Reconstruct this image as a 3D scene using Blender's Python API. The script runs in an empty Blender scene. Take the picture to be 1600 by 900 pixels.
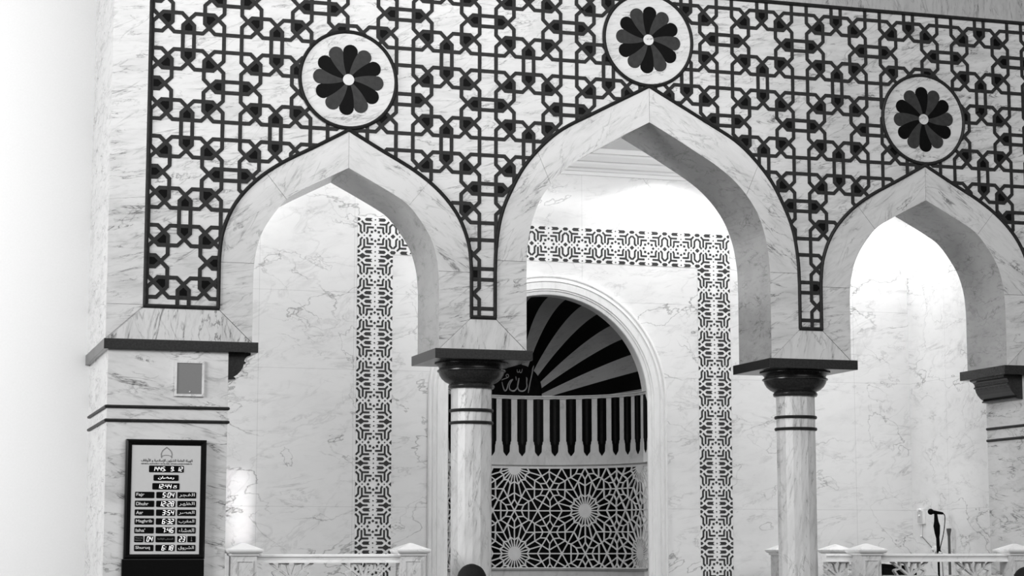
import bpy, bmesh, math, random
from mathutils import Vector, Matrix
from mathutils import geometry as mgeo
R = math.radians
sc = bpy.context.scene
COL = sc.collection
random.seed(4)

# ------------------------------------------------------------------ camera, world, lights, exposure
cam_d = bpy.data.cameras.new('camera'); cam = bpy.data.objects.new('camera', cam_d); COL.objects.link(cam)
cam_d.sensor_fit = 'HORIZONTAL'; cam_d.sensor_width = 36.0; cam_d.lens = 3175.3 / 1600 * 36.0
cam.location = (-2.2028, -16.0835, 0.95)
cam.rotation_euler = (math.pi / 2 + 0.1285, 0, -0.2978)
cam_d.clip_end = 200
sc.camera = cam
sc.view_settings.view_transform = 'Standard'
sc.view_settings.look = 'None'
sc.view_settings.gamma = 1
sc.view_settings.use_curve_mapping = False
sc.view_settings.exposure = 0.0

world = bpy.data.worlds.new('hall_ambient'); sc.world = world; world.use_nodes = True
bg = world.node_tree.nodes['Background']; bg.inputs[0].default_value = (1, 1, 1, 1); bg.inputs[1].default_value = 0.20

def area(name, loc, target, sx, sy, power):
    l = bpy.data.lights.new(name, 'AREA'); l.shape = 'RECTANGLE'; l.size = sx; l.size_y = sy; l.energy = power
    o = bpy.data.objects.new(name, l); COL.objects.link(o); o.location = loc
    o.rotation_euler = (Vector(target) - Vector(loc)).to_track_quat('-Z', 'Y').to_euler()
    return o
area('hall_window_light', (-9.5, -4.5, 4.6), (3.0, 1.0, 2.8), 5.0, 4.0, 1180)
area('hall_ceiling_light', (2.5, -8.5, 8.6), (3.6, 0.5, 2.2), 7.0, 2.0, 260)
area('hall_rear_fill', (5.5, -14.5, 8.4), (3.6, 1.5, 1.6), 12.0, 4.0, 1050)  # added frontal fill that lifts the lower bay wall, not a known hall lamp
area('bay_wall_fill', (3.97, .86, 4.74), (3.97, 2.8, 2.7), 7.4, 0.2, 60)  # added fill, hidden behind the arcade wall, brightens back wall and cornice
beam = area('patch_beam', (.95, -3.0, 1.36), (.95, 2.8, 1.36), .20, .66, .22); beam.data.spread = R(2)  # narrow lamp added in mid hall to throw the bright patch behind the left arch
DOWNLIGHTS = [(0.62, 2.3, 11), (2.86, 2.3, 9), (5.16, 2.3, 14), (7.18, 2.2, 25)]

# ------------------------------------------------------------------ materials (all neutral greys: the photograph is black and white)
MATS = {}
def newmat(name):
    m = bpy.data.materials.new(name); m.use_nodes = True
    nt = m.node_tree; return m, nt, nt.nodes['Principled BSDF'], nt.nodes, nt.links
def plain(name, v, rough=.5, spec=.5, noise=0.0, nscale=20.0, emit=None, bump=0.0):
    if name in MATS: return MATS[name]
    m, nt, b, N, L = newmat(name)
    b.inputs['Roughness'].default_value = rough
    b.inputs['Specular IOR Level'].default_value = spec
    tc = N.new('ShaderNodeTexCoord'); nz = N.new('ShaderNodeTexNoise'); nz.inputs['Scale'].default_value = nscale
    nz.inputs['Detail'].default_value = 5
    L.new(tc.outputs['Object'], nz.inputs['Vector'])
    mr = N.new('ShaderNodeMapRange'); mr.inputs['From Min'].default_value = .25; mr.inputs['From Max'].default_value = .75
    mr.inputs['To Min'].default_value = v * (1 - noise); mr.inputs['To Max'].default_value = v * (1 + noise)
    L.new(nz.outputs['Fac'], mr.inputs['Value']); L.new(mr.outputs['Result'], b.inputs['Base Color'])
    if bump:
        bp = N.new('ShaderNodeBump'); bp.inputs['Strength'].default_value = bump; bp.inputs['Distance'].default_value = .003
        L.new(nz.outputs['Fac'], bp.inputs['Height']); L.new(bp.outputs['Normal'], b.inputs['Normal'])
    if emit:
        b.inputs['Emission Color'].default_value = (1, 1, 1, 1); b.inputs['Emission Strength'].default_value = emit
    MATS[name] = m; return m

def marble(name, base=.62, ang=10, stretch=5.0, scale=1.0, cont=.5, fine=.25, rough=.18, seed=0.0, crack=0.0, tile=None, spec=.5):
    """polished marble: streaky veins drawn out along a direction tilted by ang degrees in the XZ plane, thin crack veins, slab joints"""
    if name in MATS: return MATS[name]
    m, nt, b, N, L = newmat(name)
    b.inputs['Roughness'].default_value = rough; b.inputs['Specular IOR Level'].default_value = spec
    tc = N.new('ShaderNodeTexCoord')
    def math_(op, a, bb=None, clamp=False):
        n = N.new('ShaderNodeMath'); n.operation = op; n.use_clamp = clamp
        for i, x in enumerate((a, bb)):
            if x is None: continue
            if isinstance(x, (int, float)): n.inputs[i].default_value = x
            else: L.new(x, n.inputs[i])
        return n.outputs[0]
    def mapped(rot, sc3, off):
        r = N.new('ShaderNodeVectorRotate'); r.rotation_type = 'Y_AXIS'; r.inputs['Angle'].default_value = R(rot)
        L.new(tc.outputs['Object'], r.inputs['Vector'])
        mp = N.new('ShaderNodeMapping'); mp.inputs['Scale'].default_value = sc3; mp.inputs['Location'].default_value = (off, off * 1.7, off * .6)
        L.new(r.outputs[0], mp.inputs['Vector']); return mp.outputs[0]
    def noise(vec, s, d=6, rg=.6, dist=0.0):
        n = N.new('ShaderNodeTexNoise'); n.inputs['Scale'].default_value = s; n.inputs['Detail'].default_value = d
        n.inputs['Roughness'].default_value = rg; n.inputs['Distortion'].default_value = dist
        L.new(vec, n.inputs['Vector']); return n.outputs['Fac']
    def ridge(f, w):   # 1 on the .5 contour, 0 off it
        d = math_('ABSOLUTE', math_('SUBTRACT', f, .5)); return math_('SUBTRACT', 1.0, math_('DIVIDE', d, w), True)
    def gate(f, lo, hi):
        r = N.new('ShaderNodeMapRange'); r.inputs['From Min'].default_value = lo; r.inputs['From Max'].default_value = hi
        L.new(f, r.inputs['Value']); return r.outputs['Result']
    va = mapped(ang, (scale, scale, scale * stretch), 3.1 + seed)
    vb = mapped(ang + 24, (scale, scale, scale * stretch * .7), 11.7 + seed)
    cloud = noise(mapped(ang, (scale, scale, scale * stretch * .55), 7.3 + seed), 1.6, 7, .62, .5)
    v1 = math_('MULTIPLY', ridge(noise(va, 1.3, 6, .62, .9), .02), gate(noise(va, 2.3, 2), .46, .62))
    v2 = math_('MULTIPLY', ridge(noise(vb, 2.1, 5, .55, .7), .028), gate(noise(vb, 1.9, 2), .48, .6))
    f3 = noise(va, 4.6, 6, .66, .5)
    dark = math_('ADD', math_('MULTIPLY', v1, cont), math_('MULTIPLY', v2, cont * .55))
    dark = math_('ADD', dark, math_('MULTIPLY', gate(f3, .5, .85), fine))
    dark = math_('ADD', dark, math_('MULTIPLY', gate(cloud, .45, .8), fine * .8))
    if crack:
        vc = mapped(14, (1, 1, 1.9), 21 + seed)
        c1 = math_('MULTIPLY', ridge(noise(vc, .62, 6, .55, .25), .0055), gate(noise(vc, 1.1, 2), .36, .56))
        vd = mapped(-30, (1, 1, 1.5), 31 + seed)
        c2 = math_('MULTIPLY', ridge(noise(vd, .75, 6, .55, .3), .0042), gate(noise(vd, 1.3, 2), .45, .6))
        dark = math_('ADD', dark, math_('MULTIPLY', c1, crack)); dark = math_('ADD', dark, math_('MULTIPLY', c2, crack * .8))
    if tile:           # hairline joints between slabs: (axis, [positions]) pairs
        sp = N.new('ShaderNodeSeparateXYZ'); L.new(tc.outputs['Object'], sp.inputs[0])
        for ax, ps in tile:
            for p in ps:
                d = math_('ABSOLUTE', math_('SUBTRACT', sp.outputs[ax], p))
                dark = math_('ADD', dark, math_('MULTIPLY', math_('LESS_THAN', d, .0028), .16))
    dark = math_('MINIMUM', dark, .9)
    val = math_('MULTIPLY', math_('SUBTRACT', 1.0, dark), base)
    L.new(val, b.inputs['Base Color'])
    MATS[name] = m; return m

M_FAC = marble('facade_marble', .56, 8, 5.5, 1.15, .66, .36)
M_FACU = marble('facade_marble_streaks_rising_right', .55, -38, 5.0, 1.15, .62, .30, seed=5)
M_FACD = marble('facade_marble_streaks_falling_right', .55, 38, 5.0, 1.15, .62, .30, seed=9)
M_FACV = marble('facade_marble_upright_streaks', .57, 78, 5.0, 1.15, .66, .32, seed=14)
M_FRIEZE = marble('frieze_marble', .38, 86, 6, 1.3, .5, .34, seed=2)
M_PIER = marble('pier_marble', .60, -14, 4.5, 1.15, .62, .32, seed=19)
M_SHAFT = marble('column_marble', .60, 82, 7.0, 1.3, .5, .34, rough=.32, seed=23, spec=.35)
M_BACK = marble('bay_marble', .86, 6, 3.0, .9, .22, .12, crack=.5, tile=[(0, [2.014, 4.32, 7.272, 1.1, 5.9]), (2, [1.36, 2.66, 3.4])])
M_SIDE = marble('bay_side_marble', .84, 6, 3.0, .9, .24, .14, crack=.5, seed=4, tile=[(1, [2.04, 1.2]), (2, [1.36, 2.66])])
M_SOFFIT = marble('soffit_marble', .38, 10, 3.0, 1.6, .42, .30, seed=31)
M_FRAME = marble('niche_frame_marble', .86, 86, 6, 1.0, .12, .12, rough=.25, seed=8)
M_NICHE = marble('niche_grey_marble', .52, 80, 4, 1.4, .2, .22, rough=.3, seed=12)
M_STRIPE = marble('niche_stripe_marble', .27, 20, 4, 1.4, .25, .22, rough=.3, seed=13)
M_RAIL = marble('railing_marble', .62, 60, 4, 2.4, .5, .3, rough=.25, seed=17)
M_RAILW = marble('railing_white_marble', .86, 2, 4, 1.4, .2, .1, rough=.3, seed=18)
M_PLASTER = plain('white_plaster', .80, .75, .2, .02, 60, bump=.25)
M_CEIL = plain('white_ceiling_paint', .86, .8, .2, .01, 5)
M_BAR = plain('charcoal_granite', .020, .45, .12, .35, 30)
M_BLACK = plain('black_granite', .002, .45, .05, .5, 30)
M_SLAB = plain('dark_grey_granite', .020, .25, .28, .4, 60)
M_PETAL = plain('dark_grey_petal_granite', .028, .4, .12, .3, 25)
M_DOTW = plain('white_inlay', .86, .4, .4, .02, 8)
M_DOTK = plain('dark_inlay', .045, .4, .2, .25, 14)
M_LATT = plain('grey_stone_strip', .58, .4, .4, .08, 14)
M_GOLD = plain('grey_lettering', .20, .4, .5, .15, 40)
M_BLKPL = plain('black_plastic', .003, .2, .18, .1, 30)
M_BLKMT = plain('black_matt', .002, .6, .06, .2, 30)
M_FACE = plain('display_face_grey', .50, .35, .4, .02, 30)
M_LED = plain('lit_white_digits', .8, .5, .2, 0, 5, emit=.75)
M_PRINT = plain('white_print', .62, .5, .3, 0, 5)
M_INK = plain('black_print', .02, .5, .3, 0, 5)
M_GRILLE = plain('grey_grille', .17, .5, .3, .06, 200)
M_METAL = plain('grey_metal', .09, .35, .5, .1, 30)
M_CARPET = plain('hall_carpet', .12, .95, .1, .15, 40, bump=.5)
M_HAIR = plain('black_hair', .006, .75, .2, .3, 90, bump=.5)
M_SKIN = plain('skin', .30, .55, .3, .05, 12)
M_CLOTH = plain('pale_cotton', .45, .85, .1, .04, 30)
M_CLOTHD = plain('dark_cotton', .05, .85, .1, .1, 30)
M_JOINT = plain('joint_line', .22, .7, .2, .1, 10)

# ------------------------------------------------------------------ mesh builder
JR_ = random.Random(8)
class MB:
    def __init__(s): s.v = []; s.f = []; s.m = []; s.mi = 0
    def add(s, vs, fs):
        o = len(s.v); s.v += [tuple(p) for p in vs]
        for f in fs: s.f.append([i + o for i in f]); s.m.append(s.mi)
        return s
    def box(s, a, b, bev=0):
        x0, y0, z0 = a; x1, y1, z1 = b
        if bev:
            bm = bmesh.new(); bmesh.ops.create_cube(bm, size=1)
            for v in bm.verts: v.co = Vector(((x0 + x1) / 2 + v.co.x * (x1 - x0), (y0 + y1) / 2 + v.co.y * (y1 - y0), (z0 + z1) / 2 + v.co.z * (z1 - z0)))
            bmesh.ops.bevel(bm, geom=bm.edges[:], offset=bev, segments=2, profile=.6, affect='EDGES')
            bm.verts.index_update(); s.add([v.co for v in bm.verts], [[v.index for v in f.verts] for f in bm.faces]); bm.free(); return s
        return s.add([(x0,y0,z0),(x1,y0,z0),(x1,y1,z0),(x0,y1,z0),(x0,y0,z1),(x1,y0,z1),(x1,y1,z1),(x0,y1,z1)],
                     [(0,3,2,1),(4,5,6,7),(0,1,5,4),(1,2,6,5),(2,3,7,6),(3,0,4,7)])
    def prism(s, pts, y0, y1, tess=True):      # polygon in XZ (list of (x,z)), extruded from y0 (front) to y1
        n = len(pts)
        area_ = sum(pts[i][0]*pts[(i+1)%n][1]-pts[(i+1)%n][0]*pts[i][1] for i in range(n))
        if area_ < 0: pts = pts[::-1]
        vs = [(x, y0, z) for x, z in pts] + [(x, y1, z) for x, z in pts]
        if tess:
            tr = mgeo.tessellate_polygon([[Vector((x, z, 0)) for x, z in pts]])
        else: tr = [tuple(range(n))]
        fs = []
        for t in tr:
            a2 = 0; k = len(t)
            for i in range(k):
                p, q = pts[t[i]], pts[t[(i+1)%k]]; a2 += p[0]*q[1]-q[0]*p[1]
            t = list(t) if a2 > 0 else list(t)[::-1]
            fs.append(t); fs.append([i + n for i in t[::-1]])
        for i in range(n):
            j = (i + 1) % n; fs.append([j, i, i + n, j + n])
        return s.add(vs, fs)
    def prismx(s, pts, x0, x1):                # polygon in YZ extruded along X
        n = len(pts)
        vs = [(x0, y, z) for y, z in pts] + [(x1, y, z) for y, z in pts]
        fs = [list(range(n))[::-1], [i + n for i in range(n)]] + [[i, (i+1)%n, (i+1)%n+n, i+n] for i in range(n)]
        return s.add(vs, fs)
    def prismy(s, pts, y0, y1): return s.prism(pts, y0, y1)
    def lathe(s, prof, c=(0,0), seg=32, smooth=True, cap=True, a0=0.0):
        n = len(prof); vs = []
        for k in range(seg):
            a = a0 + 2 * math.pi * k / seg
            for r, z in prof: vs.append((c[0] + r * math.cos(a), c[1] + r * math.sin(a), z))
        fs = []
        for k in range(seg):
            k2 = (k + 1) % seg
            for i in range(n - 1): fs.append((k*n+i, k2*n+i, k2*n+i+1, k*n+i+1))
        if cap:
            fs.append([k*n for k in range(seg)][::-1]); fs.append([k*n+n-1 for k in range(seg)])
        return s.add(vs, fs)
    def tube(s, pts, r, seg=8, closed=False, cap=True, rad=None):
        pts = [Vector(p) for p in pts]; n = len(pts); vs = []; fs = []
        prev = None
        for i, p in enumerate(pts):
            if closed: t = (pts[(i+1)%n] - pts[i-1]).normalized()
            else: t = (pts[min(i+1,n-1)] - pts[max(i-1,0)]).normalized()
            up = prev if prev is not None else (Vector((0,1,0)) if abs(t.y) < .9 else Vector((1,0,0)))
            a = t.cross(up).normalized(); b = a.cross(t).normalized(); prev = b
            rr = rad[i] if rad else r
            for k in range(seg):
                q = 2*math.pi*k/seg; vs.append(p + a*math.cos(q)*rr + b*math.sin(q)*rr)
        m = n if closed else n - 1
        for i in range(m):
            j = (i+1) % n
            for k in range(seg): fs.append((i*seg+k, i*seg+(k+1)%seg, j*seg+(k+1)%seg, j*seg+k))
        if not closed and cap: fs.append(list(range(seg))); fs.append([(n-1)*seg+k for k in range(seg)][::-1])
        return s.add(vs, fs)
    def sphere(s, c, r, sx=1, sy=1, sz=1, u=20, v=12):
        vs = [(c[0], c[1], c[2]+r*sz)]
        for i in range(1, v):
            p = math.pi*i/v
            for k in range(u):
                q = 2*math.pi*k/u; vs.append((c[0]+r*sx*math.sin(p)*math.cos(q), c[1]+r*sy*math.sin(p)*math.sin(q), c[2]+r*sz*math.cos(p)))
        vs.append((c[0], c[1], c[2]-r*sz)); fs = []
        for k in range(u): fs.append((0, 1+k, 1+(k+1)%u))
        for i in range(v-2):
            for k in range(u): fs.append((1+i*u+k, 1+(i+1)*u+k, 1+(i+1)*u+(k+1)%u, 1+i*u+(k+1)%u))
        for k in range(u): fs.append((len(vs)-1, 1+(v-2)*u+(k+1)%u, 1+(v-2)*u+k))
        return s.add(vs, fs)
    def bar(s, p, q, w, y0, y1, ext=None):      # flat strip between two XZ points
        dx, dz = q[0]-p[0], q[1]-p[1]; l = math.hypot(dx, dz)
        if l < 1e-6: return s
        e = w*.2 if ext is None else ext
        j_ = JR_.random()*min(.0009, abs(y1-y0)*.25); y0 = y0 - j_ if y0 < y1 else y0 + j_; y1 = y1 + (JR_.random()*.0004 if abs(y1-y0) > .02 else 0)
        ux, uz = dx/l, dz/l; nx, nz = -uz*w/2, ux*w/2
        a = (p[0]-ux*e, p[1]-uz*e); b = (q[0]+ux*e, q[1]+uz*e)
        return s.prism([(a[0]-nx,a[1]-nz),(b[0]-nx,b[1]-nz),(b[0]+nx,b[1]+nz),(a[0]+nx,a[1]+nz)], y0, y1, False)
    def build(s, name, mats, parent=None, smooth=False, bevel=0, fixn=False):
        used = sorted({i for f_ in s.f for i in f_}); re_ = {i: k for k, i in enumerate(used)}
        s.v = [s.v[i] for i in used]; s.f = [[re_[i] for i in f_] for f_ in s.f]
        me = bpy.data.meshes.new(name); me.from_pydata(s.v, [], s.f)
        if not isinstance(mats, (list, tuple)): mats = [mats]
        for m in mats: me.materials.append(m)
        for p, i in zip(me.polygons, s.m): p.material_index = i; p.use_smooth = bool(smooth)
        if fixn:
            bm = bmesh.new(); bm.from_mesh(me); bmesh.ops.recalc_face_normals(bm, faces=bm.faces[:]); bm.to_mesh(me); bm.free()
        me.update()
        o = bpy.data.objects.new(name, me); COL.objects.link(o)
        if parent is not None:
            o.parent = parent; o.matrix_parent_inverse = Matrix.Translation(-Vector(parent.location))
        if smooth and smooth != 'full':
            md = o.modifiers.new('edge_split', 'EDGE_SPLIT'); md.split_angle = R(35)
        if bevel:
            md = o.modifiers.new('bevel', 'BEVEL'); md.width = bevel; md.segments = 2; md.limit_method = 'ANGLE'
        return o
def tag(o, label=None, cat=None, group=None, kind=None):
    if label: o['label'] = label
    if cat: o['category'] = cat
    if group: o['group'] = group
    if kind: o['kind'] = kind
    return o
def thing(name, label, cat, loc=(0,0,0), group=None, kind=None):
    o = bpy.data.objects.new(name, None); COL.objects.link(o); o.location = loc; o.empty_display_size = .1
    return tag(o, label, cat, group, kind)
def smoothcurve(pts, n=8):    # catmull-rom through points, sharp at both ends
    out = []
    P = [pts[0]] + list(pts) + [(2*pts[-1][0]-pts[-2][0], 2*pts[-1][1]-pts[-2][1])]
    P[0] = (2*pts[0][0]-pts[1][0], 2*pts[0][1]-pts[1][1])
    for i in range(1, len(P)-2):
        for k in range(n):
            t = k/n
            out.append(tuple(.5*((2*P[i][j])+(-P[i-1][j]+P[i+1][j])*t+(2*P[i-1][j]-5*P[i][j]+4*P[i+1][j]-P[i+2][j])*t*t+(-P[i-1][j]+3*P[i][j]-3*P[i+1][j]+P[i+2][j])*t**3) for j in range(2)))
    out.append(pts[-1]); return out

# ------------------------------------------------------------------ shared dimensions
CX = 3.97                      # centre line of the arcade
T = .70                        # arcade thickness
ZS = 2.60                      # top of the dark slabs
ZT = 7.2                       # top of the facade wall
YB = 2.80                      # back wall of the bay
YP = 1.50                      # plaster wall plane
ARCH = [                       # centre, inner half profile, outer half profile (apex first, down to the slab)
 (1.33, [(0,4.063),(.20,3.96),(.39,3.858),(.50,3.785),(.60,3.67),(.70,3.51),(.753,3.34),(.771,3.18),(.774,3.05),(.774,ZS)],
        [(0,4.381),(.26,4.235),(.56,4.07),(.775,3.905),(.93,3.715),(1.018,3.505),(1.046,3.315),(1.05,3.1),(1.05,2.865)]),
 (CX,   [(0,4.61),(.34,4.425),(.725,4.19),(.945,3.955),(1.055,3.72),(1.100,3.49),(1.11,3.34),(1.112,3.2),(1.112,ZS)],
        [(0,4.926),(.51,4.655),(.84,4.465),(1.10,4.20),(1.25,3.94),(1.335,3.72),(1.375,3.47),(1.385,3.25),(1.385,2.865)]),
 (6.61, None, None)]
ARCH[2] = (6.61, ARCH[0][1], ARCH[0][2])
def half(pts): return smoothcurve(pts[:-1], 6) + [pts[-1]]
def full(c, pts):              # left bottom -> apex -> right bottom
    h = half(pts); return [(c-x, z) for x, z in h[::-1]] + [(c+x, z) for x, z in h[1:]]
XL, XR = -.60, 8.54

# ------------------------------------------------------------------ setting
f = MB().box((-14, -20, -.1), (18, 4.6, 0)).build('floor', M_CARPET); tag(f, kind='structure')
f = MB().box((-13, YP, 0), (XL + .05, YP + .2, 9)).build('wall_left', M_PLASTER); tag(f, kind='structure')
f = MB().box((XR - .03, YP, 0), (18, YP + .2, 9)).build('wall_hall_right', M_PLASTER); tag(f, kind='structure')
# arcade wall above the slabs: one solid with three arched openings
out = [(XL, ZS)] + full(1.33, ARCH[0][1]) + full(CX, ARCH[1][1]) + full(6.61, ARCH[2][1]) + [(XR, ZS), (XR, ZT), (XL, ZT)]
mb = MB(); mb.prism(out, 0, T)
# intrados faces get the soffit marble: side faces whose normal points into an opening
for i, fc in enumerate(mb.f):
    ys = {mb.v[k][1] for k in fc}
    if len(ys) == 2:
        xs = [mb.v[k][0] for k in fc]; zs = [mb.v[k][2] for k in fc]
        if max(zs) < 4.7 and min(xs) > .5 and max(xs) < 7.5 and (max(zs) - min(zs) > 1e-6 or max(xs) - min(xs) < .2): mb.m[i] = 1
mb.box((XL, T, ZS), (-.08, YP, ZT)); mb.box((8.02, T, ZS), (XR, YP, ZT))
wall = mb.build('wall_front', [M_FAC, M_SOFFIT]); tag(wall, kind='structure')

NC = (CX, YB); NR = 1.03; NZ = 2.42
def arc(r, n=48, z=NZ): return [(CX - r*math.cos(math.pi*k/n), z + r*math.sin(math.pi*k/n)) for k in range(n+1)]
out = [(0.0, 0), (CX-NR-.01, 0)] + arc(NR+.01) + [(CX+NR+.01, 0), (7.94, 0), (7.94, 5.4), (0.0, 5.4)]
f = MB().prism(out, YB, YB + .12).build('wall_back', M_BACK); tag(f, kind='structure')
f = MB().box((7.90, T, 0), (8.02, YB, 5.4)).build('wall_right', M_SIDE); tag(f, kind='structure')
f = MB().box((-.08, T, 0), (.04, YB, 5.4)).build('wall_bay_left', M_SIDE); tag(f, kind='structure')
f = MB().box((-.08, T, 4.90), (8.02, YB + .1, 5.0)).build('ceiling', M_CEIL); tag(f, kind='structure')
# plaster cornice at the top of the back wall
prof = [(YB, 4.665), (YB-.018, 4.665), (YB-.018, 4.70), (YB-.035, 4.705), (YB-.045, 4.725), (YB-.075, 4.735), (YB-.095, 4.765), (YB-.10, 4.785), (YB-.135, 4.79), (YB-.17, 4.83), (YB-.18, 4.85), (YB-.21, 4.855), (YB-.22, 4.90), (YB, 4.90)]
f = MB().prismx(prof, .04, 7.90).build('trim_1', M_CEIL, fixn=True); tag(f, kind='structure')

# ------------------------------------------------------------------ facade: frieze, margins, base panels as facing of the wall
FY = -.008
mb = MB(); mb.box((XL, FY, 5.775), (XR, 0, ZT)); mb.build('frieze_panel', M_FRIEZE, wall)
mb = MB(); mb.box((XL, FY, 2.877), (-.30, 0, 5.7735)); mb.prism([(XL, ZS+.004), (XL, 2.8735), (-.305, 2.8735)], FY, 0); mb.build('margin_panel', M_FAC, wall)
mb = MB(); mb.box((8.24, FY, 2.877), (XR, 0, 5.7735)); mb.prism([(XR, ZS+.004), (XR, 2.8735), (8.245, 2.8735)], FY, 0); mb.build('margin_panel', M_FAC, wall)
g = .004
JMB = {0: (1.33-.774, 1.33+.774), 1: (CX-1.112, CX+1.112), 2: (6.61-.774, 6.61+.774)}
OUTR = {0: (1.33-1.05, 1.33+1.05), 1: (CX-1.385, CX+1.385), 2: (6.61-1.05, 6.61+1.05)}
for (b0, b1, t0, t1) in [(XL, JMB[0][0], -.30, OUTR[0][0]), (JMB[0][1], JMB[1][0], OUTR[0][1], OUTR[1][0]), (JMB[1][1], JMB[2][0], OUTR[1][1], OUTR[2][0]), (JMB[2][1], XR, OUTR[2][1], 8.24)]:
    mb = MB(); mb.prism([(b0+g*2, ZS), (b1-g*2, ZS), (t1-g, 2.862), (t0+g, 2.862)], FY, 0)
    mb.build('base_panel', M_FACV, wall)

# arch surrounds: the band between inner and outer profile, in slabs with fine joints, and its dark rim moulding
SIDES = ['left', 'centre', 'right']
labels = ['veined marble surround of the left pointed arch beside the prayer time display',
          'veined marble surround of the tallest pointed arch in front of the niche',
          'veined marble surround of the right pointed arch above the microphone']
def resample(pl, n):
    L_ = [0]
    for a, b in zip(pl, pl[1:]): L_.append(L_[-1] + math.hypot(b[0]-a[0], b[1]-a[1]))
    res = []; j = 0
    for k in range(n+1):
        t = L_[-1]*k/n
        while j < len(pl)-2 and L_[j+1] < t: j += 1
        u = (t-L_[j])/max(L_[j+1]-L_[j], 1e-9); res.append((pl[j][0]+(pl[j+1][0]-pl[j][0])*u, pl[j][1]+(pl[j+1][1]-pl[j][1])*u))
    return res
for ai, (c, inn, outp) in enumerate(ARCH):
    t = thing('arch_surround', labels[ai], 'arch surround', (c, 0, ZS), 'arch surrounds of the arcade')
    mb = MB()
    hi_, ho = half(inn), half(outp)
    # joints: apex, a slanted one on the haunch, a level one at the springing
    zj = 3.24 if ai != 1 else 3.35
    def cut(h, lo_z): 
        a = [p for p in h if p[1] > lo_z]; 
        k = len(a); p, q = h[k-1], h[k]; u = (p[1]-lo_z)/(p[1]-q[1]); m_ = (p[0]+(q[0]-p[0])*u, lo_z)
        return a + [m_], [m_] + h[k:]
    iu, il = cut(hi_, zj); ou, ol = cut(ho, zj)
    hz_i, hz_o = (3.775, 3.985) if ai != 1 else (4.02, 4.30)
    i1, i2 = cut(iu, hz_i); o1, o2 = cut(ou, hz_o)
    segs = [(i1, o1, 1), (i2, o2, 1), (il, ol + [], 0)]
    for sgn in (-1, 1):
        for si, (a, b, kind) in enumerate(segs):
            if si == 2:
                a = a; bb = b
                poly = [(c+sgn*x, z) for x, z in a] + [(c + sgn*(inn[-1][0]), ZS)] 
                poly = [(c+sgn*x, z-.002) if k == 0 else (c+sgn*x, z) for k, (x, z) in enumerate(a)]
                poly += [(c+sgn*(x), z) for x, z in b[::-1]]
                poly[-1] = (poly[-1][0], poly[-1][1]-.002)
                mb.mi = 0
                mb.prism(poly, FY, 0)
            else:
                n = 22; A = resample(a, n); B = resample(b, n)
                A = [(c+sgn*x, z) for x, z in A]; B = [(c+sgn*x, z) for x, z in B]
                # small gaps at joints
                sh = lambda P, Q, d: (P[0]+(Q[0]-P[0])/max(1e-9, math.hypot(Q[0]-P[0], Q[1]-P[1]))*d, P[1]+(Q[1]-P[1])/max(1e-9, math.hypot(Q[0]-P[0], Q[1]-P[1]))*d)
                A[0] = sh(A[0], A[1], .0015); B[0] = sh(B[0], B[1], .0015); A[-1] = sh(A[-1], A[-2], .0015); B[-1] = sh(B[-1], B[-2], .0015)
                mb.mi = (1 if sgn > 0 else 2)
                for k in range(n):
                    q = [A[k], A[k+1], B[k+1], B[k]]
                    vs = [(x, FY, z) for x, z in q] + [(x, 0, z) for x, z in q]
                    fs = [(0,1,2,3) if sgn < 0 else (3,2,1,0), (0,4,5,1) if sgn > 0 else (1,5,4,0)]
                    if k == 0: fs.append((0,3,7,4))
                    if k == n-1: fs.append((1,2,6,5))
                    mb.add(vs, fs)
    mb.build('surround_face', [M_FAC, M_FACU, M_FACD], t, fixn=False)
    rim = full(c, outp)
    mb = MB(); mb.tube([(x, -.010, z) for x, z in rim], .016, 8); mb.build('rim_moulding', M_BAR, t, smooth=True)

# border bars round the lattice field, fixed to the wall
mb = MB()
bt = lambda a, b: mb.tube([a, b], .017, 8)
zb = 2.867
bt((-.30, -.008, zb), (-.30, -.008, 5.772)); bt((8.24, -.008, zb), (8.24, -.008, 5.772)); bt((-.31, -.008, 5.768), (8.25, -.008, 5.768))
for a, b in ((-.31, OUTR[0][0]+.01), (OUTR[0][1]-.01, OUTR[1][0]+.01), (OUTR[1][1]-.01, OUTR[2][0]+.01), (OUTR[2][1]-.01, 8.25)):
    bt((a, -.009, zb), (b, -.009, zb))
inl = thing('interlace_inlay', 'charcoal interlaced strapwork with black lozenges inlaid over the whole arcade wall', 'wall inlay', (CX, 0, 2.85))
mb.build('border_bar', M_BAR, inl, smooth=True)

# ------------------------------------------------------------------ interlace lattice
P = .72; U0, W0 = 0.0, 5.0293
SEG = [((.0625,0),(.0625,.1825)),((.0625,.1825),(0,.245)),
       ((0,.245),(.075,.32)),((.075,.32),(.284,.32)),((.284,.32),(.40,.204)),((.40,.204),(.40,0)),
       ((0,.10),(.16,.10)),((.16,.10),(.40,.34)),((.40,.34),(.40,.5)),
       ((.255,.5),(.18,.425)),((.18,.425),(.18,.216)),((.18,.216),(.296,.10)),((.296,.10),(.5,.10)),
       ((.5,.4375),(.3175,.4375)),((.3175,.4375),(.255,.5))]
SEG = [s_ for s_ in SEG]
CAPS = [(.0,.245),(.0625,.1825),(.0625,.10),(-.0625,.10),(-.0625,.1825)]
CAPH = [(.255,.5),(.3175,.4375),(.40,.4375),(.40,.5625),(.3175,.5625)]
DIAG = [(.18,.32),(.284,.32),(.332,.272),(.228,.168),(.18,.216)]
outer_polys = [full(c, o) + [(c+o[-1][0], 2.0), (c-o[-1][0], 2.0)] for c, _, o in ARCH]
MED = [(1.32, 4.80), (3.965, 5.335), (6.605, 4.80)]; MR = .405
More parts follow.
